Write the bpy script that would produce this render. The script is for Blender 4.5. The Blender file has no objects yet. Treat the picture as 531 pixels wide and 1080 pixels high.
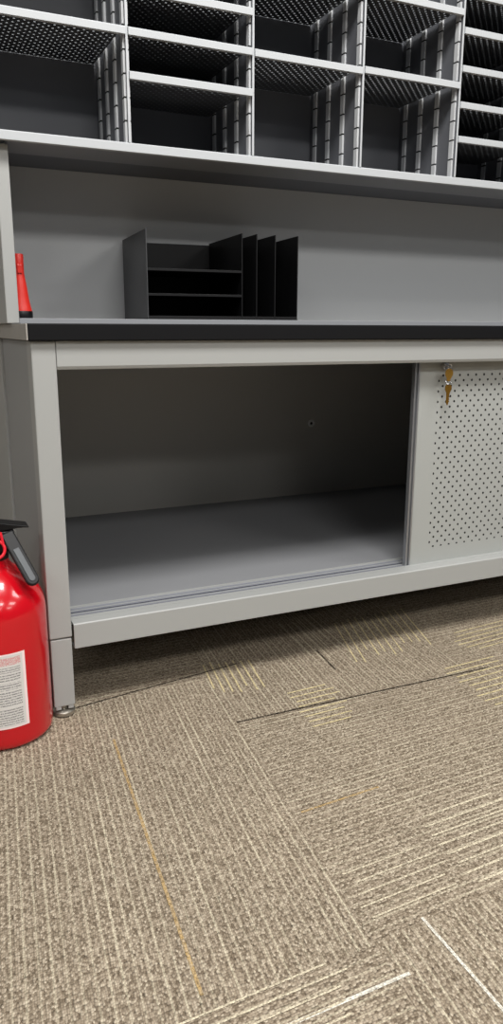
import bpy, bmesh, math, random
from mathutils import Vector, Matrix
random.seed(7)
SC = bpy.context.scene
COL = SC.collection
PI = math.pi

# ------------------------------------------------------------------ helpers
def srgb(r, g, b):
    f = lambda c: (c/255/12.92) if c/255 <= .04045 else ((c/255+.055)/1.055)**2.4
    return (f(r), f(g), f(b), 1.0)

def new_mat(name):
    m = bpy.data.materials.new(name); m.use_nodes = True
    nt = m.node_tree
    return m, nt, nt.nodes['Principled BSDF']

def N(nt, kind, **kw):
    n = nt.nodes.new(kind)
    for k, v in kw.items():
        if k.startswith('i_'):
            n.inputs[k[2:].replace('_', ' ')].default_value = v
        else:
            setattr(n, k, v)
    return n

def math_node(nt, op, a, b=None, c=None):
    n = nt.nodes.new('ShaderNodeMath'); n.operation = op
    for i, v in enumerate((a, b, c)):
        if v is None: continue
        if isinstance(v, (int, float)): n.inputs[i].default_value = v
        else: nt.links.new(v, n.inputs[i])
    return n.outputs[0]

def mix_rgb(nt, fac, a, b):
    n = nt.nodes.new('ShaderNodeMix'); n.data_type = 'RGBA'
    for idx, v in ((0, fac), (6, a), (7, b)):
        if isinstance(v, (int, float, tuple)): n.inputs[idx].default_value = v
        else: nt.links.new(v, n.inputs[idx])
    return n.outputs[2]

def plain(name, col, rough=.5, metal=0.0, var=.06, scale=60, bump=.0, spec=.5, coat=0.0):
    m, nt, bs = new_mat(name)
    tc = N(nt, 'ShaderNodeTexCoord')
    nz = N(nt, 'ShaderNodeTexNoise'); nz.inputs['Scale'].default_value = scale; nz.inputs['Detail'].default_value = 4
    nt.links.new(tc.outputs['Object'], nz.inputs['Vector'])
    lo = tuple(c*(1-var) for c in col[:3])+(1,); hi = tuple(min(1, c*(1+var)) for c in col[:3])+(1,)
    nt.links.new(mix_rgb(nt, nz.outputs['Fac'], lo, hi), bs.inputs['Base Color'])
    bs.inputs['Roughness'].default_value = rough
    bs.inputs['Metallic'].default_value = metal
    bs.inputs['Specular IOR Level'].default_value = spec
    bs.inputs['Coat Weight'].default_value = coat
    if bump:
        b = N(nt, 'ShaderNodeBump'); b.inputs['Strength'].default_value = bump; b.inputs['Distance'].default_value = .001
        nt.links.new(nz.outputs['Fac'], b.inputs['Height']); nt.links.new(b.outputs['Normal'], bs.inputs['Normal'])
    return m

def link(name, bm, mats, parent=None, smooth=False, bevel=0.0):
    me = bpy.data.meshes.new(name)
    bmesh.ops.recalc_face_normals(bm, faces=bm.faces)
    if smooth:
        for f in bm.faces: f.smooth = True
    bm.to_mesh(me); bm.free()
    o = bpy.data.objects.new(name, me); COL.objects.link(o)
    for m in (mats if isinstance(mats, (list, tuple)) else [mats]): me.materials.append(m)
    if parent: o.parent = parent
    if bevel:
        b = o.modifiers.new('bevel', 'BEVEL'); b.width = bevel; b.segments = 2; b.limit_method = 'ANGLE'
    if smooth:
        me.set_sharp_from_angle(angle=math.radians(40))
    return o

def box(bm, x0, x1, y0, y1, z0, z1, mi=0):
    v = [bm.verts.new(p) for p in ((x0,y0,z0),(x1,y0,z0),(x1,y1,z0),(x0,y1,z0),(x0,y0,z1),(x1,y0,z1),(x1,y1,z1),(x0,y1,z1))]
    for q in ((0,3,2,1),(4,5,6,7),(0,1,5,4),(1,2,6,5),(2,3,7,6),(3,0,4,7)):
        bm.faces.new([v[i] for i in q]).material_index = mi

def prism(bm, pts, axis, a, b, mi=0):
    """extrude a 2D outline along axis ('x','y','z') from a to b"""
    def P(p, t):
        return {'x': (t, p[0], p[1]), 'y': (p[0], t, p[1]), 'z': (p[0], p[1], t)}[axis]
    A = [bm.verts.new(P(p, a)) for p in pts]; B = [bm.verts.new(P(p, b)) for p in pts]
    n = len(pts)
    bm.faces.new(A).material_index = mi; bm.faces.new(B[::-1]).material_index = mi
    for i in range(n):
        bm.faces.new((A[i], B[i], B[(i+1) % n], A[(i+1) % n])).material_index = mi

def lathe(bm, prof, cx=0, cy=0, seg=48, mi=0, cap=True):
    rings = []
    for z, r in prof:
        rings.append([bm.verts.new((cx+r*math.cos(2*PI*i/seg), cy+r*math.sin(2*PI*i/seg), z)) for i in range(seg)])
    for a, b in zip(rings, rings[1:]):
        for i in range(seg):
            bm.faces.new((a[i], a[(i+1) % seg], b[(i+1) % seg], b[i])).material_index = mi
    if cap:
        bm.faces.new(rings[0][::-1]).material_index = mi; bm.faces.new(rings[-1]).material_index = mi

def cyl_between(bm, p, q, r0, r1=None, seg=20, mi=0):
    r1 = r0 if r1 is None else r1
    p, q = Vector(p), Vector(q); d = (q-p).normalized()
    a = d.orthogonal().normalized(); b = d.cross(a)
    A = [bm.verts.new(p+(a*math.cos(t)+b*math.sin(t))*r0) for t in [2*PI*i/seg for i in range(seg)]]
    B = [bm.verts.new(q+(a*math.cos(t)+b*math.sin(t))*r1) for t in [2*PI*i/seg for i in range(seg)]]
    bm.faces.new(A[::-1]).material_index = mi; bm.faces.new(B).material_index = mi
    for i in range(seg):
        bm.faces.new((A[i], A[(i+1) % seg], B[(i+1) % seg], B[i])).material_index = mi

def torus(bm, centre, ax1, ax2, R, r, seg=32, sub=10, mi=0):
    c = Vector(centre); ax1 = Vector(ax1).normalized(); ax2 = Vector(ax2).normalized(); nrm = ax1.cross(ax2)
    rings = []
    for i in range(seg):
        t = 2*PI*i/seg; d = ax1*math.cos(t)+ax2*math.sin(t)
        rings.append([bm.verts.new(c+d*(R+r*math.cos(s))+nrm*r*math.sin(s)) for s in [2*PI*j/sub for j in range(sub)]])
    for i in range(seg):
        A, B = rings[i], rings[(i+1) % seg]
        for j in range(sub):
            bm.faces.new((A[j], B[j], B[(j+1) % sub], A[(j+1) % sub])).material_index = mi

def thing(name, label, cat, loc=(0,0,0), group=None):
    o = bpy.data.objects.new(name, None); COL.objects.link(o); o.location = loc
    o.empty_display_size = .05
    return tag(o, label, cat, group)

def tag(o, label, cat, group=None):
    o['label'] = label; o['category'] = cat
    if group: o['group'] = group
    return o

def struct(o):
    o['kind'] = 'structure'; return o

# ------------------------------------------------------------------ materials
M = {}
M['steel'] = plain('light_grey_powder_coat', srgb(164,165,163), rough=.45, var=.03, scale=900, bump=.04)
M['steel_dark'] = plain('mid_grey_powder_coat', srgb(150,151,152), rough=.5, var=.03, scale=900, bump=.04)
M['sorter'] = plain('grey_sorter_steel', srgb(138,140,144), rough=.5, var=.03, scale=700, bump=.03)
M['lip'] = plain('pale_grey_lip_steel', srgb(184,187,190), rough=.4, var=.02, scale=700)
M['channel'] = plain('pale_channel_steel', srgb(208,210,212), rough=.4, var=.02, scale=700)
M['white_plastic'] = plain('white_plastic', srgb(244,244,242), rough=.4)
M['track_grey'] = plain('grey_track_steel', srgb(128,130,138), rough=.45)
M['groove_tone'] = plain('painted_groove_shade', srgb(40,42,50), rough=.6)  # shade between the track ridges, put into the colour
M['slot'] = plain('dark_slot', srgb(18,18,19), rough=.8)
M['hutch_back'] = plain('pale_grey_back_steel', srgb(192,194,195), rough=.5, var=.02, scale=700)
M['cab_back'] = plain('cupboard_back_steel', srgb(200,197,190), rough=.5, var=.02, scale=700)
M['bin'] = plain('dark_grey_bin_steel', srgb(104,106,111), rough=.55, var=.03, scale=700)
M['inside'] = plain('cabinet_interior_steel', srgb(138,139,142), rough=.5, var=.03, scale=500)
M['alu'] = plain('brushed_aluminium', srgb(170,172,176), rough=.35, metal=.8, var=.04, scale=200)
M['top_edge'] = plain('black_laminate', srgb(17,17,19), rough=.6, var=.1, scale=500, spec=.15)
M['end_cap'] = plain('grey_edge_band', srgb(160,156,150), rough=.5)
M['black_metal'] = plain('black_painted_metal', srgb(13,13,15), rough=.5, var=.08, scale=500, spec=.3)
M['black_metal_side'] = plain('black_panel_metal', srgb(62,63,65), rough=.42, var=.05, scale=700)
M['black_plastic'] = plain('black_plastic', srgb(13,13,15), rough=.4, var=.1, scale=300, spec=.3)
M['grey_plastic'] = plain('grey_plastic_inlay', srgb(74,78,82), rough=.4, var=.15, scale=400)
M['red_paint'] = plain('red_gloss_enamel', srgb(194,5,23), rough=.2, var=.03, scale=30, coat=.4)
M['red_plastic'] = plain('red_plastic', srgb(205,42,32), rough=.38, var=.06, scale=80)
M['red_pin'] = plain('red_pin_plastic', srgb(222,32,48), rough=.3)
M['brass'] = plain('brass', srgb(196,150,70), rough=.3, metal=.85, var=.15, scale=300)
M['brass_dark'] = plain('worn_brass', srgb(150,112,44), rough=.4, metal=.85, var=.2, scale=300)
M['chrome'] = plain('chrome', srgb(215,215,218), rough=.15, metal=1.0)
M['zinc'] = plain('zinc_foot', srgb(175,170,160), rough=.3, metal=.8)
M['wall'] = plain('painted_wall', srgb(176,174,168), rough=.8, var=.03, scale=40, bump=.1)
M['base'] = plain('vinyl_baseboard', srgb(70,68,66), rough=.6)

def perforated(name, col, hole, pitch, radius, axes, lim=None, rough=.5, through=False):
    """staggered round perforations; axes = the two object axes of the sheet"""
    m, nt, bs = new_mat(name)
    tc = N(nt, 'ShaderNodeTexCoord'); sp = N(nt, 'ShaderNodeSeparateXYZ')
    nt.links.new(tc.outputs['Object'], sp.inputs[0])
    a, b = sp.outputs[axes[0]], sp.outputs[axes[1]]
    def dots(off):
        def wrap(v):
            q = math_node(nt, 'DIVIDE', math_node(nt, 'ADD', v, off*pitch+100*pitch), pitch)
            return math_node(nt, 'SUBTRACT', math_node(nt, 'FRACT', q), .5)
        u, v = wrap(a), wrap(b)
        d = math_node(nt, 'SQRT', math_node(nt, 'ADD', math_node(nt, 'MULTIPLY', u, u), math_node(nt, 'MULTIPLY', v, v)))
        return math_node(nt, 'LESS_THAN', d, radius/pitch)
    mask = math_node(nt, 'MAXIMUM', dots(0.0), dots(.5))
    if lim:
        for v, lo, hi in ((a, lim[0], lim[1]), (b, lim[2], lim[3])):
            mask = math_node(nt, 'MULTIPLY', mask, math_node(nt, 'GREATER_THAN', v, lo))
            mask = math_node(nt, 'MULTIPLY', mask, math_node(nt, 'LESS_THAN', v, hi))
    nz = N(nt, 'ShaderNodeTexNoise'); nz.inputs['Scale'].default_value = 800
    nt.links.new(tc.outputs['Object'], nz.inputs['Vector'])
    c = mix_rgb(nt, nz.outputs['Fac'], tuple(x*.96 for x in col[:3])+(1,), tuple(x*1.04 for x in col[:3])+(1,))
    nt.links.new(mix_rgb(nt, mask, c, hole), bs.inputs['Base Color'])
    bs.inputs['Roughness'].default_value = rough
    bp = N(nt, 'ShaderNodeBump'); bp.invert = True
    bp.inputs['Strength'].default_value = .4; bp.inputs['Distance'].default_value = .001
    nt.links.new(mask, bp.inputs['Height']); nt.links.new(bp.outputs['Normal'], bs.inputs['Normal'])
    if through:      # light from above scatters through the punched holes
        tr = N(nt, 'ShaderNodeBsdfTranslucent'); tr.inputs['Color'].default_value = hole
        mx = N(nt, 'ShaderNodeMixShader'); nt.links.new(mask, mx.inputs[0])
        nt.links.new(bs.outputs[0], mx.inputs[1]); nt.links.new(tr.outputs[0], mx.inputs[2])
        nt.links.new(mx.outputs[0], nt.nodes['Material Output'].inputs['Surface'])
    return m
M['door_sheet'] = perforated('perforated_door_steel', srgb(164,166,163), srgb(8,8,9), .0257, .0030, ('X', 'Z'),
                             lim=(.975, 1.74, .243, .689))
M['shelf_sheet'] = perforated('perforated_shelf_steel', srgb(66,67,70), srgb(150,153,156), .0190, .0022, ('X', 'Y'), through=True)

# label on the extinguisher: rows of tiny print, too small to read
def label_mat():
    m, nt, bs = new_mat('printed_label')
    uv = N(nt, 'ShaderNodeUVMap'); sp = N(nt, 'ShaderNodeSeparateXYZ'); nt.links.new(uv.outputs[0], sp.inputs[0])
    U, V = sp.outputs['X'], sp.outputs['Y']
    rows = math_node(nt, 'FRACT', math_node(nt, 'MULTIPLY', V, 30.0))
    inrow = math_node(nt, 'MULTIPLY', math_node(nt, 'GREATER_THAN', rows, .30), math_node(nt, 'LESS_THAN', rows, .85))
    mp = N(nt, 'ShaderNodeMapping'); mp.inputs['Scale'].default_value = (42, 30, 1); nt.links.new(uv.outputs[0], mp.inputs['Vector'])
    nz = N(nt, 'ShaderNodeTexNoise'); nz.inputs['Scale'].default_value = 2.2; nz.inputs['Detail'].default_value = 1
    nt.links.new(mp.outputs[0], nz.inputs['Vector'])
    ink = math_node(nt, 'MULTIPLY', inrow, math_node(nt, 'GREATER_THAN', nz.outputs['Fac'], .44))
    marg = math_node(nt, 'MULTIPLY', math_node(nt, 'LESS_THAN', U, .93), math_node(nt, 'GREATER_THAN', V, .05))
    marg = math_node(nt, 'MULTIPLY', marg, math_node(nt, 'LESS_THAN', V, .82))
    # blank bands between paragraphs
    for v0, v1 in ((.615, .64), (.50, .52), (.27, .295), (.73, .75)):
        inb = math_node(nt, 'MULTIPLY', math_node(nt, 'GREATER_THAN', V, v0), math_node(nt, 'LESS_THAN', V, v1))
        marg = math_node(nt, 'MULTIPLY', marg, math_node(nt, 'SUBTRACT', 1.0, inb))
    gut = math_node(nt, 'MULTIPLY', math_node(nt, 'GREATER_THAN', U, .60), math_node(nt, 'LESS_THAN', U, .635))
    marg = math_node(nt, 'MULTIPLY', marg, math_node(nt, 'SUBTRACT', 1.0, gut))
    ink = math_node(nt, 'MULTIPLY', math_node(nt, 'MULTIPLY', ink, marg), .72)
    col = mix_rgb(nt, ink, srgb(214,211,208), srgb(70,70,72))
    # red heading and red marks in the left column
    head = math_node(nt, 'MULTIPLY', math_node(nt, 'GREATER_THAN', V, .85), math_node(nt, 'LESS_THAN', V, .95))
    head = math_node(nt, 'MULTIPLY', head, math_node(nt, 'MULTIPLY', math_node(nt, 'GREATER_THAN', U, .64), math_node(nt, 'LESS_THAN', U, .94)))
    head = math_node(nt, 'MULTIPLY', head, math_node(nt, 'GREATER_THAN', nz.outputs['Fac'], .45))
    left = math_node(nt, 'MULTIPLY', math_node(nt, 'LESS_THAN', U, .585), math_node(nt, 'GREATER_THAN', math_node(nt, 'FRACT', math_node(nt, 'MULTIPLY', V, 7.0)), .72))
    left = math_node(nt, 'MULTIPLY', left, math_node(nt, 'LESS_THAN', V, .62))
    col = mix_rgb(nt, math_node(nt, 'MULTIPLY', math_node(nt, 'MAXIMUM', head, left), .55), col, srgb(205, 60, 66))
    edge = math_node(nt, 'MAXIMUM', math_node(nt, 'GREATER_THAN', U, .965), math_node(nt, 'MAXIMUM', math_node(nt, 'GREATER_THAN', V, .98), math_node(nt, 'LESS_THAN', V, .02)))
    col = mix_rgb(nt, edge, col, srgb(244, 222, 222))
    dot = math_node(nt, 'MULTIPLY', math_node(nt, 'MULTIPLY', math_node(nt, 'GREATER_THAN', U, .42), math_node(nt, 'LESS_THAN', U, .55)),
                    math_node(nt, 'MULTIPLY', math_node(nt, 'GREATER_THAN', V, .055), math_node(nt, 'LESS_THAN', V, .10)))
    col = mix_rgb(nt, dot, col, srgb(20, 20, 20))
    nt.links.new(col, bs.inputs['Base Color']); bs.inputs['Roughness'].default_value = .35
    return m
M['label'] = label_mat()

# ------------------------------------------------------------------ carpet
def carpet(name, stripe=srgb(232,222,194), amount=.85, thread=False):
    m, nt, bs = new_mat(name)
    uv = N(nt, 'ShaderNodeUVMap'); sp = N(nt, 'ShaderNodeSeparateXYZ'); nt.links.new(uv.outputs[0], sp.inputs[0])
    U, V = sp.outputs['X'], sp.outputs['Y']
    # looped yarn: little beads in rows along V
    mp = N(nt, 'ShaderNodeMapping'); mp.inputs['Scale'].default_value = (1/.0030, 1/.0040, 1); nt.links.new(uv.outputs[0], mp.inputs['Vector'])
    vo = N(nt, 'ShaderNodeTexVoronoi'); vo.inputs['Scale'].default_value = 1.0; vo.inputs['Randomness'].default_value = .75
    vo.voronoi_dimensions = '2D'
    nt.links.new(mp.outputs[0], vo.inputs['Vector'])
    sc = N(nt, 'ShaderNodeSeparateColor'); nt.links.new(vo.outputs['Color'], sc.inputs[0])
    ramp = N(nt, 'ShaderNodeValToRGB'); nt.links.new(sc.outputs[0], ramp.inputs[0])
    e = ramp.color_ramp.elements
    e[0].position = 0; e[0].color = srgb(122,108,91)
    e[1].position = 1; e[1].color = srgb(206,192,170)
    k = e.new(.45); k.color = srgb(166,151,131)
    k = e.new(.75); k.color = srgb(178,163,143)
    col = ramp.outputs[0]
    dark = math_node(nt, 'SUBTRACT', 1.0, math_node(nt, 'MULTIPLY', math_node(nt, 'POWER', vo.outputs['Distance'], 2.0), .9))
    if not thread:
        P = .0168
        q = math_node(nt, 'DIVIDE', U, P)
        fr = math_node(nt, 'FRACT', q); fl = math_node(nt, 'FLOOR', q)
        d = math_node(nt, 'ABSOLUTE', math_node(nt, 'SUBTRACT', fr, .5))
        line = math_node(nt, 'LESS_THAN', d, .085)
        groove_tone = math_node(nt, 'MULTIPLY', math_node(nt, 'LESS_THAN', math_node(nt, 'ABSOLUTE', math_node(nt, 'SUBTRACT', d, .27)), .07), .28)
        wn = N(nt, 'ShaderNodeTexWhiteNoise'); wn.noise_dimensions = '1D'; nt.links.new(fl, wn.inputs['W'])
        # strength wanders along the stripe and from stripe to stripe
        cm = N(nt, 'ShaderNodeCombineXYZ'); nt.links.new(math_node(nt, 'MULTIPLY', fl, .37), cm.inputs[0]); nt.links.new(math_node(nt, 'MULTIPLY', V, 3.2), cm.inputs[1])
        nz = N(nt, 'ShaderNodeTexNoise'); nz.inputs['Scale'].default_value = 1.0; nz.inputs['Detail'].default_value = 2
        nt.links.new(cm.outputs[0], nz.inputs['Vector'])
        st = N(nt, 'ShaderNodeMapRange'); st.inputs['From Min'].default_value = .40; st.inputs['From Max'].default_value = .62
        nt.links.new(nz.outputs['Fac'], st.inputs['Value'])
        s = math_node(nt, 'MULTIPLY', st.outputs[0], math_node(nt, 'ADD', math_node(nt, 'MULTIPLY', wn.outputs['Value'], .6), .4))
        s = math_node(nt, 'ADD', math_node(nt, 'MULTIPLY', s, .60), .34)
        speck = math_node(nt, 'ADD', math_node(nt, 'MULTIPLY', sc.outputs[1], .5), .5)
        fac = math_node(nt, 'MULTIPLY', math_node(nt, 'MULTIPLY', line, s), math_node(nt, 'MULTIPLY', speck, amount))
        col = mix_rgb(nt, groove_tone, col, srgb(96, 85, 70))
        col = mix_rgb(nt, fac, col, stripe)
    else:
        col = mix_rgb(nt, math_node(nt, 'MULTIPLY', math_node(nt, 'ADD', math_node(nt, 'MULTIPLY', sc.outputs[1], .95), .62), amount), col, stripe)
    # broad soiling so the field is not flat
    tcn = N(nt, 'ShaderNodeTexCoord')
    bn = N(nt, 'ShaderNodeTexNoise'); bn.inputs['Scale'].default_value = 5; bn.inputs['Detail'].default_value = 3
    nt.links.new(tcn.outputs['Object'], bn.inputs['Vector'])
    val = math_node(nt, 'MULTIPLY', math_node(nt, 'ADD', math_node(nt, 'MULTIPLY', bn.outputs['Fac'], .22), .80), dark)
    hs = N(nt, 'ShaderNodeHueSaturation'); nt.links.new(col, hs.inputs['Color']); nt.links.new(val, hs.inputs['Value'])
    nt.links.new(hs.outputs[0], bs.inputs['Base Color'])
    bs.inputs['Roughness'].default_value = .95; bs.inputs['Specular IOR Level'].default_value = .1
    bp = N(nt, 'ShaderNodeBump'); bp.invert = True; bp.inputs['Strength'].default_value = .55; bp.inputs['Distance'].default_value = .003
    nt.links.new(vo.outputs['Distance'], bp.inputs['Height']); nt.links.new(bp.outputs['Normal'], bs.inputs['Normal'])
    return m

def build_floor():
    mats = [carpet('carpet_tile'),
            carpet('carpet_yellow_thread', srgb(250,232,178), .62, True),
            carpet('carpet_white_thread', srgb(244,240,226), .80, True),
            carpet('carpet_orange_thread', srgb(206,172,112), .50, True),
            carpet('carpet_seam', srgb(42,36,30), .75, True),
            carpet('carpet_cream_thread', srgb(248,236,206), .52, True)]
    bm = bmesh.new(); uvl = bm.loops.layers.uv.new('UVMap')
    def G(x, y): return (x+.11*(y+.17), y+.02*(x-.4))
    def quad(cs, uvs, mi, z=0.0):
        vs = [bm.verts.new((c[0], c[1], z)) for c in cs]
        f = bm.faces.new(vs); f.material_index = mi
        for lp, u in zip(f.loops, uvs): lp[uvl].uv = u
    XS = [-2.08+.605*i for i in range(10)]     # column edges ... -.265 .34 .945 1.55
    k = 0
    for i in range(len(XS)-1):
        x0, x1 = XS[i], XS[i+1]
        left = i == 3
        ys = [-2.57, -1.97, -1.37, -.77, -.17, .43, 1.03, 1.63]
        if left: ys = [-2.57, -1.97, -1.37, -.775, .045, .43, 1.03, 1.63]
        for j in range(len(ys)-1):
            y0, y1 = ys[j], ys[j+1]
            along_y = (i+j) % 2 == 0
            if left: along_y = (j == 3) or (j % 2 == 1)
            off = (random.random()*40, random.random()*40)
            c = [G(x0,y0), G(x1,y0), G(x1,y1), G(x0,y1)]
            p = [(x0,y0), (x1,y0), (x1,y1), (x0,y1)]
            uv = [((a if along_y else b)+off[0], (b if along_y else a)+off[1]) for a, b in p]
            quad(c, uv, 0)
    def strip(p, q, w, mi, z=.0006):
        p, q = Vector(p), Vector(q); d = (q-p).normalized(); n = Vector((-d.y, d.x))*w/2; L = (q-p).length
        o = random.random()*20; z += random.random()*.0005
        quad([p-n, q-n, q+n, p+n], [(o, o), (o, o+L), (o+w, o+L), (o+w, o)], mi, z)
    # single accent yarns
    strip((.0906,-.1294), (.0362,-.7531), .0050, 3)
    strip((.3585,-.7634), (.3535,-1.20), .0046, 2)
    strip((.060,-.8340), (.2872,-.8325), .0050, 2)
    strip((.318,-.4885), (.4786,-.4819), .0045, 3)
    # seams between the tiles
    strip((.3394,-.1701), (.9947,-.1831), .0045, 4, .0008)
    strip((.05,.030), (.4527,.0874), .0045, 4, .0008)
    strip((.6676,.0749), (.6546,-.0393), .004, 4, .0008)
    # patches of brighter yarns: (corner, row direction, step between rows, count, length, width, material)
    def patch(c, dirv, step, n, length, w, mi, jit=.03):
        c = Vector(c); dv = Vector(dirv).normalized(); st = Vector(step)
        for r in range(n):
            a = c+st*r+dv*random.uniform(-jit, jit)
            strip(a, a+dv*(length*random.uniform(.8, 1.05)), w, mi)
    patch((.474,-.252), (1,.03), (.003,.0215), 8, .115, .0042, 1, .006)
    patch((.874,-.335), (1,.04), (.002,.0235), 9, .17, .0045, 1, .008)
    patch((.80,.205), (-.33,-1), (.0235,.002), 11, .25, .0036, 1, .02)
    patch((.375,.115), (-.17,-1), (.0185,-.003), 7, .16, .0040, 1, .01)
    patch((.66,.27), (-.10,-1), (.021,.0), 6, .24, .0030, 5, .03)
    patch((1.03,-.09), (1,.08), (.004,.0215), 6, .3, .0040, 1, .03)
    patch((.470,-.742), (1,.03), (.004,.0225), 8, .17, .0040, 5, .012)
    patch((.305,-.735), (1,.03), (.002,.0225), 5, .18, .0030, 5, .02)
    patch((.21,-.775), (1,.02), (-.004,-.019), 9, -.22, .0030, 5, .02)
    return struct(link('floor', bm, mats))
build_floor()

# ------------------------------------------------------------------ room shell
bm = bmesh.new(); box(bm, -2.1, 3.3, 1.00, 1.06, 0, 2.6); struct(link('wall_back', bm, M['wall']))
bm = bmesh.new(); box(bm, -2.1, 3.3, .988, 1.00, 0.0012, .10); struct(link('baseboard_back', bm, M['base'], bevel=.003))

# ------------------------------------------------------------------ sorting table
L = 1.87           # table length
D = .93            # depth of the double-sided table
LW = .0455
table = thing('sorting_table', 'long light grey steel mailroom table with open sliding-door cupboard under black worktop', 'table', (0,0,0))

def make_leg(name, x0, x1, y0, y1, parent):
    b = bmesh.new(); box(b, x0, x1, y0, y1, .176, .7685)
    lg = link(name, b, M['steel'], parent, bevel=.0025)
    b = bmesh.new(); box(b, x0+.0012, x1-.0012, y0+.0012, y1-.0012, .024, .1735)
    # the notched hem round the open bottom end
    for a in (x0+.004, x1-.016):
        box(b, a, a+.012, y0+.002, y0+.006, .016, .026)
    link('leg_extension', b, M['steel'], lg, bevel=.002)
    b = bmesh.new(); cx, cy = (x0+x1)/2, (y0+y1)/2
    lathe(b, [(.0012,.0215),(.003,.0235),(.010,.0235),(.0125,.020),(.014,.008),(.030,.008)], cx, cy+(-.006 if y0 < .1 else .006), 28)
    link('levelling_foot', b, M['zinc'], lg, smooth=True)
    return lg
make_leg('leg', 0, LW, 0, .05, table)
make_leg('leg', L-LW, L, 0, .05, table)
make_leg('leg', 0, LW, D-.05, D, table)
make_leg('leg', L-LW, L, D-.05, D, table)

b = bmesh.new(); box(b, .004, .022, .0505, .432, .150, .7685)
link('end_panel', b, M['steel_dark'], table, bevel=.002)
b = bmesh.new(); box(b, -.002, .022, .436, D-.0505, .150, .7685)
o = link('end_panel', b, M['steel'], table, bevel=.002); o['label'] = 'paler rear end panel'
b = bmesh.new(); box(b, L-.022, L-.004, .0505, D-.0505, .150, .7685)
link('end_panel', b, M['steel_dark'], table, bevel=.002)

# apron under the worktop, with a returned bottom flange
b = bmesh.new(); prism(b, [(0.0,.7685),(0.0,.7215),(.003,.7150),(.030,.7150),(.030,.7185),(.006,.7185),(.006,.7685)], 'x', LW+.0006, L-LW-.0006)
link('apron', b, M['steel'], table, bevel=.001)
# bottom rail
b = bmesh.new(); prism(b, [(0.0,.1487),(0.0,.2005),(.0022,.2027),(.0300,.2027),(.0300,.1995),(.004,.1995),(.004,.1520),(.030,.1520),(.030,.1487)], 'x', LW+.004, L-LW-.004)
link('bottom_rail', b, M['steel'], table, bevel=.0008)
# sliding door track, nearly flush; dark strips paint in the shade of its grooves
b = bmesh.new()
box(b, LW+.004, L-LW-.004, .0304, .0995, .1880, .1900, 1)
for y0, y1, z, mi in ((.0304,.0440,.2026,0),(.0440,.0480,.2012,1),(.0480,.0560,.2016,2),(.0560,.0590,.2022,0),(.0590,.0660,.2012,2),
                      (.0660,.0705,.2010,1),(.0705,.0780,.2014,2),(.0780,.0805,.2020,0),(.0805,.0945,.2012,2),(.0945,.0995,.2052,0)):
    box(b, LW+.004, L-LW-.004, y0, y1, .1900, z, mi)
link('door_track', b, [M['steel'], M['groove_tone'], M['track_grey']], table)
# cupboard interior
b = bmesh.new(); box(b, .0225, L-.0225, .100, D-.012, .1890, .2000)
link('cupboard_floor', b, M['inside'], table)
b = bmesh.new(); box(b, .0225, L-.0225, D-.0115, D-.004, .150, .7685)
bk = link('back_panel', b, M['cab_back'], table)
b = bmesh.new()
torus(b, (1.113, D-.0135, .460), (1,0,0), (0,0,1), .0095, .0042, 28, 8)
lk = link('grommet', b, M['white_plastic'], bk)
b = bmesh.new(); cyl_between(b, (1.113, D-.0118, .460), (1.113, D-.0135, .460), .0068); link('grommet_hole', b, M['slot'], lk)
b = bmesh.new(); box(b, .0225, L-.0225, .031, .046, .7440, .7680)
box(b, .0225, L-.0225, .046, .105, .7650, .7680); link('upper_track', b, M['steel_dark'], table)

# sliding doors
def sliding_door(x0, x1, y, pull_left):
    b = bmesh.new(); box(b, x0, x1, y, y+.010, .2024, .7430)
    d = link('sliding_door', b, M['door_sheet'], table)
    b = bmesh.new()
    s = -1 if pull_left else 1
    e = x0 if pull_left else x1
    for a, w, yy in ((0, .0045, -.002), (.0045, .006, .004), (.0105, .004, -.002)):
        xa = e+s*a+s*.0002; xb = xa+s*w
        box(b, min(xa,xb), max(xa,xb), y+yy, y+.010, .2024, .7430)
    h = link('edge_pull', b, M['alu'], d)
    h['label'] = 'aluminium edge pull'
    return d
door = sliding_door(.9180, L-LW-.002, .0430, True)
door['label'] = 'light grey sliding door drilled with small round holes'
b = bmesh.new(); cyl_between(b, (.9875,.0428,.7045), (.9875,.0290,.7045), .0090, .0085, 24)
box(b, .9865, .9885, .0285, .0292, .6995, .7095)
link('lock', b, M['chrome'], door, bevel=.0006)
d2 = sliding_door(1.02, L-LW-.004, .0668, True)

# ------------------------------------------------------------------ worktop
b = bmesh.new(); box(b, -.0048, L+.008, -.012, D+.008, .7690, .8000)
wt = tag(link('worktop', b, M['top_edge'], bevel=.002), 'long worktop slab with black front edge lying on the grey table', 'worktop')
b = bmesh.new(); box(b, -.0082, -.0050, -.0105, D+.006, .7695, .7995)
link('end_band', b, M['end_cap'], wt, bevel=.001)['label'] = 'grey band on the left end'

# ------------------------------------------------------------------ mail sorter (hutch with pigeonholes)
HX0, PITCH, NB = -.031, .274, 7
HX1 = HX0+PITCH*NB
YF, YB, ZL, ZT = .140, .452, 1.1382, 1.88
sorter = thing('mail_sorter', 'grey steel mail sorter of open pigeonholes raised on end posts above the worktop', 'mail sorter', (0,.15,.80))
sorter_loc = Vector((0,.15,.80))
def sp(name, bm_, mats, parent=None, **kw):
    """link a sorter part; geometry is written in world coordinates"""
    off = -sorter_loc
    bmesh.ops.translate(bm_, verts=bm_.verts, vec=off)
    return link(name, bm_, mats, parent or sorter, **kw)
# end posts
for x0, x1 in ((-.0170,.0080), (HX1-.012,HX1+.012)):
    b = bmesh.new(); box(b, x0, x1, .170, YB-.002, .8004, 1.1375); sp('end_post', b, M['steel'], bevel=.002)
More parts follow.
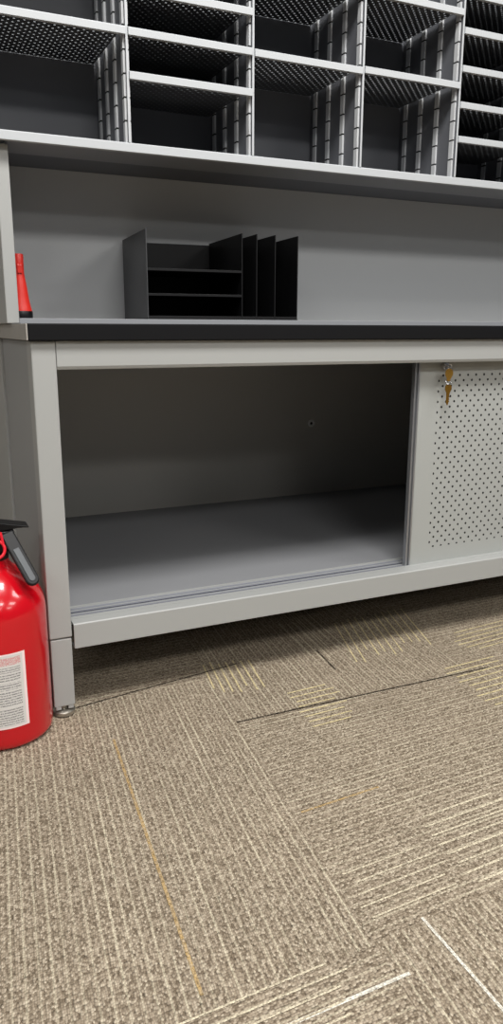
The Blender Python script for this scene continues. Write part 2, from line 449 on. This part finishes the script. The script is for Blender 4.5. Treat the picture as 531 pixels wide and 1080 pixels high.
# bottom pan with a raised front lip, and the back sheet of the open space
b = bmesh.new(); box(b, .0084, HX1-.0125, .176, YB-.0105, .8004, .8100)
box(b, .0084, HX1-.0125, .172, .1758, .8004, .8112)
sp('base_pan', b, M['sorter'], bevel=.0008)
b = bmesh.new(); box(b, .0084, HX1-.0125, YB-.010, YB-.002, .8004, 1.1490); sp('back_panel', b, M['hutch_back'])
# deck under the pigeonholes: front lip, flange, sheet
b = bmesh.new()
prism(b, [(YF,ZL),(YF,1.1540),(YF+.002,1.1558),(YF+.012,1.1558),(YF+.012,ZL)], 'x', HX0-.004, HX1+.004)
lipo = sp('deck_lip', b, M['lip'], bevel=.0008)
b = bmesh.new(); box(b, HX0, HX1, YF+.0124, YB, 1.1500, 1.1552); sp('deck', b, M['bin'])
b = bmesh.new(); box(b, .0085, HX1-.0125, .1765, .285, 1.1440, 1.1498); sp('deck_flange', b, M['sorter'], bevel=.0015)
# back of the pigeonholes and top
b = bmesh.new(); box(b, HX0, HX1, .380, .388, 1.1555, ZT); sp('bin_back', b, M['bin'])
b = bmesh.new(); box(b, HX0-.004, HX1+.004, YF, .388, ZT+.0004, ZT+.018); sp('top_panel', b, M['steel'], bevel=.002)
# dividers, each with four slotted channels
CH_Y = (.1560, .2210, .2880, .3520)
divs = []
for k in range(NB+1):
    x = HX0+PITCH*k
    b = bmesh.new(); box(b, x-.0015, x+.0015, YF+.001, .3795, 1.1558, ZT)
    box(b, x-.0022, x+.0022, YF, YF+.0012, 1.1558, ZT, 1)
    dv = sp('divider', b, [M['bin'], M['lip']])
    divs.append(dv)
ch_mesh = None
for k, dv in enumerate(divs):
    x = HX0+PITCH*k
    for y in CH_Y:
        if ch_mesh is None:
            b = bmesh.new()
            for s in (-1, 1):
                xa, xb = sorted((s*.0016, s*.0060))
                z = 1.1562
                while z < ZT-.03:
                    box(b, xa, xb, -.0068, .0068, z, min(z+.0395, ZT-.002), 0)
                    xc, xd = sorted((s*.0016, s*.0056))
                    box(b, xc, xd, -.0064, .0064, z+.0395, z+.0430, 1)
                    z += .0430
            bmesh.ops.translate(b, verts=b.verts, vec=-sorter_loc)
            o = link('slotted_channel', b, [M['channel'], M['slot']], dv)
            ch_mesh = o.data
        else:
            o = bpy.data.objects.new('slotted_channel', ch_mesh); COL.objects.link(o); o.parent = dv
        o.location = (x, y, 0)
# shelves
def shelf(cell, z):
    xa = HX0+PITCH*cell; xb = xa+PITCH
    b = bmesh.new()
    q = [b.verts.new(p) for p in ((xa+.0075,YF+.0056,z-.0015),(xb-.0075,YF+.0056,z-.0015),(xb-.0075,.3795,z-.0015),(xa+.0075,.3795,z-.0015))]
    b.faces.new(q).material_index = 1
    prism(b, [(YF-.0035,z-.0145),(YF-.0035,z-.0015),(YF-.002,z),(YF+.0055,z),(YF+.0055,z-.0145)], 'x', xa+.0030, xb-.0030, 0)
    sp('shelf', b, [M['lip'], M['shelf_sheet']], bevel=.0005)
for cell, zs in {0: (1.364, 1.63), 1: (1.286, 1.364, 1.438, 1.515, 1.63), 2: (1.363, 1.522), 3: (1.366, 1.522),
                 4: (1.249, 1.325, 1.404, 1.485, 1.562, 1.64), 5: (1.249, 1.325, 1.404, 1.485, 1.562, 1.64), 6: (1.364, 1.522)}.items():
    for z in zs: shelf(cell, z)

# ------------------------------------------------------------------ black desk organiser
org = thing('desk_organizer', 'black metal desk organizer with three letter trays and upright file slots', 'organizer', (.2885,.196,.8114))
org.rotation_euler.z = math.radians(-3.5)
H, DP, T = .1895, .238, .0022
def op(name, mat, *boxes):
    b = bmesh.new()
    for q in boxes: box(b, *q)
    return link(name, b, mat, org, bevel=.0004)
PX = [0.0, .222, .258, .304, .361]     # upright panels
for i, x in enumerate(PX):
    op('end_panel' if i in (0, len(PX)-1) else 'divider', M['black_metal_side'] if i == 0 else M['black_metal'], (x-T/2, x+T/2, 0, DP, .0022, H))
op('back_panel', M['black_metal'], (T/2, PX[-1]-T/2, DP-.0022, DP-.0002, .0022, H-.004))
op('base', M['black_metal'], (-.002, PX[-1]+.002, -.001, DP+.001, 0, .0020), (T/2, PX[-1]-T/2, 0, .0016, .0020, .0075))
for z in (.0545, .1075):
    op('letter_tray', M['black_metal'], (T/2+.0002, PX[1]-T/2-.0002, .002, DP-.0026, z-.0015, z), (T/2+.0002, PX[1]-T/2-.0002, .0005, .002, z-.004, z+.0012))

# ------------------------------------------------------------------ red torch standing on its head
fl = thing('flashlight', 'red flashlight with black base standing beside the left end post of the sorter', 'flashlight', (.0322,.300,.8104))
def lz(name, prof, mat, seg=40):
    b = bmesh.new(); lathe(b, prof, 0, 0, seg); return link(name, b, mat, fl, smooth=True)
lz('lens_bezel', [(0,.0225),(.002,.0236),(.0160,.0236),(.0172,.0228)], M['black_plastic'])
lz('body', [(.0174,.0226),(.019,.0224),(.026,.0208),(.036,.0188),(.050,.0168),(.066,.0152),(.076,.0138),(.086,.0122),(.096,.0108),(.112,.0108),(.134,.0112),(.1365,.0100)], M['red_plastic'])
b = bmesh.new(); box(b, -.005, .005, -.0135, -.0090, .096, .114); link('switch', b, M['red_plastic'], fl, bevel=.001)

# ------------------------------------------------------------------ keys hanging at the lock
kr = thing('key_ring', 'two brass keys hanging from the lock of the perforated sliding door', 'keys', (.9875,.0285,.7045))
def key_shape(bm_, bow_r, length, y0, y1, flat=False):
    pts = []
    for i in range(21):
        t = math.radians(-60)+math.radians(300)*i/20
        pts.append((bow_r*.92*math.sin(t-math.radians(90)+PI/2)*1.0, bow_r*1.15*math.cos(t)))
    return pts
def make_key(name, cx, ztop, bw, bl, blade, mat, y):
    b = bmesh.new()
    # bow outline (x, z), shoulders, tapering toothed blade
    o = []
    for i in range(9):
        t = PI*i/8
        o.append((cx+bw/2*math.cos(t), ztop-bl*.42+bl*.42*math.sin(t)))
    o += [(cx-bw*.48, ztop-bl*.62), (cx-bw*.30, ztop-bl*.92), (cx-bw*.24, ztop-bl)]
    zb = ztop-bl
    if blade:
        o += [(cx-bw*.22, zb-blade*.80), (cx-bw*.02, zb-blade), (cx+bw*.10, zb-blade*.85)]
        n = 4
        for i in range(n):
            f0 = .78-.78*i/n
            o += [(cx+bw*(.10+.03*(i % 2)), zb-blade*f0), (cx+bw*.22, zb-blade*(f0-.06)), (cx+bw*.22, zb-blade*(f0-.12))]
    o += [(cx+bw*.24, ztop-bl), (cx+bw*.30, ztop-bl*.92), (cx+bw*.48, ztop-bl*.62)]
    prism(b, o, 'y', y-.0011, y+.0011)
    bmesh.ops.translate(b, verts=b.verts, vec=-Vector(kr.location))
    return link(name, b, mat, kr, bevel=.0003)
b = bmesh.new(); cyl_between(b, (0,.0002,0), (0,-.012,0), .0022, .0022, 12); torus(b, (0,-.0105,-.0015), (1,0,0), (0,0,1), .0060, .0011, 24, 8)
link('hook', b, M['chrome'], kr, smooth=True)
make_key('key', .9865, .6990, .0230, .0240, .0065, M['brass'], .0180)
b = bmesh.new(); torus(b, (-.0025,-.0110,-.0375), (1,0,0), (0,.55,.84), .0068, .0012, 28, 8)
link('split_ring', b, M['chrome'], kr, smooth=True)
make_key('key', .9850, .6625, .0195, .0220, .0300, M['brass_dark'], .0160)['label'] = 'lower key of darker brass, blade down'

# ------------------------------------------------------------------ fire extinguisher
EX, EY = -.1005, .0060
ext = thing('fire_extinguisher', 'red fire extinguisher with black valve standing on carpet against the table leg', 'fire extinguisher', (EX, EY, .0010))
b = bmesh.new()
lathe(b, [(0,.078),(.001,.085),(.004,.0935),(.009,.0965),(.016,.0975),(.255,.0975),(.268,.0966),(.282,.0934),(.296,.0875),(.309,.0785),(.321,.0695),(.332,.0590),(.341,.0480),(.348,.0390),(.356,.0345),(.362,.0335)], 0, 0, 72)
link('cylinder', b, M['red_paint'], ext, smooth=True)
# printed label wrapped round the front
b = bmesh.new(); uvl = b.loops.layers.uv.new('UVMap')
R = .0981; view = math.atan2(-1.4619-EY, -.227-EX); a0 = view-1.10; a1 = view+.50; n = 30
z0, z1 = .048, .200
row = [(b.verts.new((R*math.cos(a0+(a1-a0)*i/n), R*math.sin(a0+(a1-a0)*i/n), z0)), b.verts.new((R*math.cos(a0+(a1-a0)*i/n), R*math.sin(a0+(a1-a0)*i/n), z1))) for i in range(n+1)]
for i in range(n):
    f = b.faces.new((row[i][0], row[i+1][0], row[i+1][1], row[i][1]))
    for lp, u in zip(f.loops, ((i/n,0),((i+1)/n,0),((i+1)/n,1),(i/n,1))): lp[uvl].uv = u
link('printed_label', b, M['label'], ext, smooth=True)['label'] = 'white label with rows of small print'
# valve
b = bmesh.new()
lathe(b, [(.3600,.0340),(.3680,.0352),(.3720,.0330),(.3740,.0290),(.3860,.0280),(.3880,.0240),(.4040,.0230)], 0, 0, 32)
box(b, -.040, .046, -.0200, .0170, .3760, .4150)
valve = link('valve', b, M['black_plastic'], ext, smooth=True, bevel=.003)
b = bmesh.new()
prism(b, [(-.070,.4165),(-.070,.4250),(-.045,.4345),(.010,.4350),(.052,.4260),(.073,.4215),(.074,.4185),(.052,.4195),(.034,.4165)], 'y', -.0200, .0200)
link('squeeze_lever', b, M['black_plastic'], valve, bevel=.003)
# carrying handle dropping over the shoulder, grey inlay on its face
def handle(bm_, p, q, w, t, nrm, mi=0, rnd=True):
    p, q, nrm = Vector(p), Vector(q), Vector(nrm).normalized()
    d = (q-p).normalized(); s = d.cross(nrm).normalized(); nrm = s.cross(d).normalized(); Ln = (q-p).length
    out = [(0, -w/2), (Ln, -w/2)]
    if rnd: out += [(Ln+w/2*math.sin(PI*i/8), -w/2*math.cos(PI*i/8)) for i in range(1, 8)]
    out += [(Ln, w/2), (0, w/2)]
    A = [bm_.verts.new(p+d*a+s*c-nrm*t/2) for a, c in out]; B = [bm_.verts.new(p+d*a+s*c+nrm*t/2) for a, c in out]
    bm_.faces.new(A[::-1]).material_index = mi; bm_.faces.new(B).material_index = mi
    for i in range(len(out)):
        j = (i+1) % len(out); bm_.faces.new((A[i], A[j], B[j], B[i])).material_index = mi
hp, hq, hn = Vector((.030,-.0240,.4140)), Vector((.0650,-.0740,.3320)), Vector((.10,-.9,.42))
b = bmesh.new(); handle(b, hp, hq, .0260, .0090, hn)
hd = link('carry_handle', b, M['black_plastic'], valve, bevel=.003)
d = (hq-hp).normalized(); nn = (hn-d*hn.dot(d)).normalized()
b = bmesh.new(); handle(b, hp+(hq-hp)*.36+nn*.0050, hq-d*.001+nn*.0050, .0115, .0020, hn)
link('handle_inlay', b, M['grey_plastic'], hd, bevel=.0006)
# pull pin ring and strap, brass rivet, pressure gauge
b = bmesh.new()
torus(b, (.0060,-.0460,.3890), (1,0,0), (0,.30,.95), .0170, .0030, 36, 10)
cyl_between(b, (-.014,-.0440,.4020), (.018,-.0400,.4200), .0028, .0028, 12)
cyl_between(b, (.018,-.0400,.4200), (.0215,-.0440,.3960), .0026, .0026, 12)
link('pull_pin', b, M['red_pin'], ext, smooth=True)['label'] = 'red ring of the pull pin'
b = bmesh.new(); cyl_between(b, (.0285,-.0160,.3935), (.0285,-.0400,.3925), .0030, .0030, 16); link('rivet', b, M['brass'], valve, smooth=True)
b = bmesh.new(); cyl_between(b, (.004,-.0165,.3930), (.004,-.0360,.3905), .0165, .0165, 28); link('pressure_gauge', b, M['black_plastic'], valve, smooth=True, bevel=.001)

# ------------------------------------------------------------------ light
def area(name, loc, sx, sy, power, rot=(0,0,0), col=(1,.985,.957)):
    ld = bpy.data.lights.new(name, 'AREA'); ld.shape = 'RECTANGLE'; ld.size = sx; ld.size_y = sy; ld.energy = power; ld.color = col
    o = bpy.data.objects.new(name, ld); COL.objects.link(o); o.location = loc; o.rotation_euler = rot
    return o
area('ceiling_light', (.30,-1.05,2.65), 1.2, .6, 66)
area('ceiling_light', (2.6,-1.35,2.65), 1.2, .6, 34)
area('ceiling_light', (-2.0,-1.35,2.65), 1.2, .6, 26)
area('ceiling_light', (.30,-3.2,2.65), 1.2, .6, 52)
area('ceiling_light', (2.6,-3.2,2.65), 1.2, .6, 40)
area('ceiling_light', (-2.0,-3.2,2.65), 1.2, .6, 30)
area('ceiling_light', (.30,-5.0,2.65), 1.2, .6, 22)
area('ceiling_light', (2.8,-5.2,2.65), 1.2, .6, 34)
w = bpy.data.worlds.new('room_ambient'); SC.world = w; w.use_nodes = True
w.node_tree.nodes['Background'].inputs[0].default_value = (1.0,1.0,1.0,1)
w.node_tree.nodes['Background'].inputs[1].default_value = .08

# ------------------------------------------------------------------ camera
f_px, pitch, yaw, roll = 794.1928, .2387, .434, .0026
cd = bpy.data.cameras.new('camera'); cam = bpy.data.objects.new('camera', cd); COL.objects.link(cam)
cd.sensor_fit = 'VERTICAL'; cd.sensor_height = 36.0; cd.lens = f_px/1080*36.0; cd.clip_start = .02
fw = Vector((math.sin(yaw)*math.cos(pitch), math.cos(yaw)*math.cos(pitch), -math.sin(pitch)))
r = Vector((math.cos(yaw), -math.sin(yaw), 0)); u = r.cross(fw)
r2 = r*math.cos(roll)+u*math.sin(roll); u2 = -r*math.sin(roll)+u*math.cos(roll)
mw = Matrix((r2, u2, -fw)).transposed().to_4x4(); mw.translation = Vector((-.22703,-1.46195,.79140))
cam.matrix_world = mw
SC.camera = cam
SC.view_settings.view_transform = 'Standard'
SC.view_settings.look = 'None'
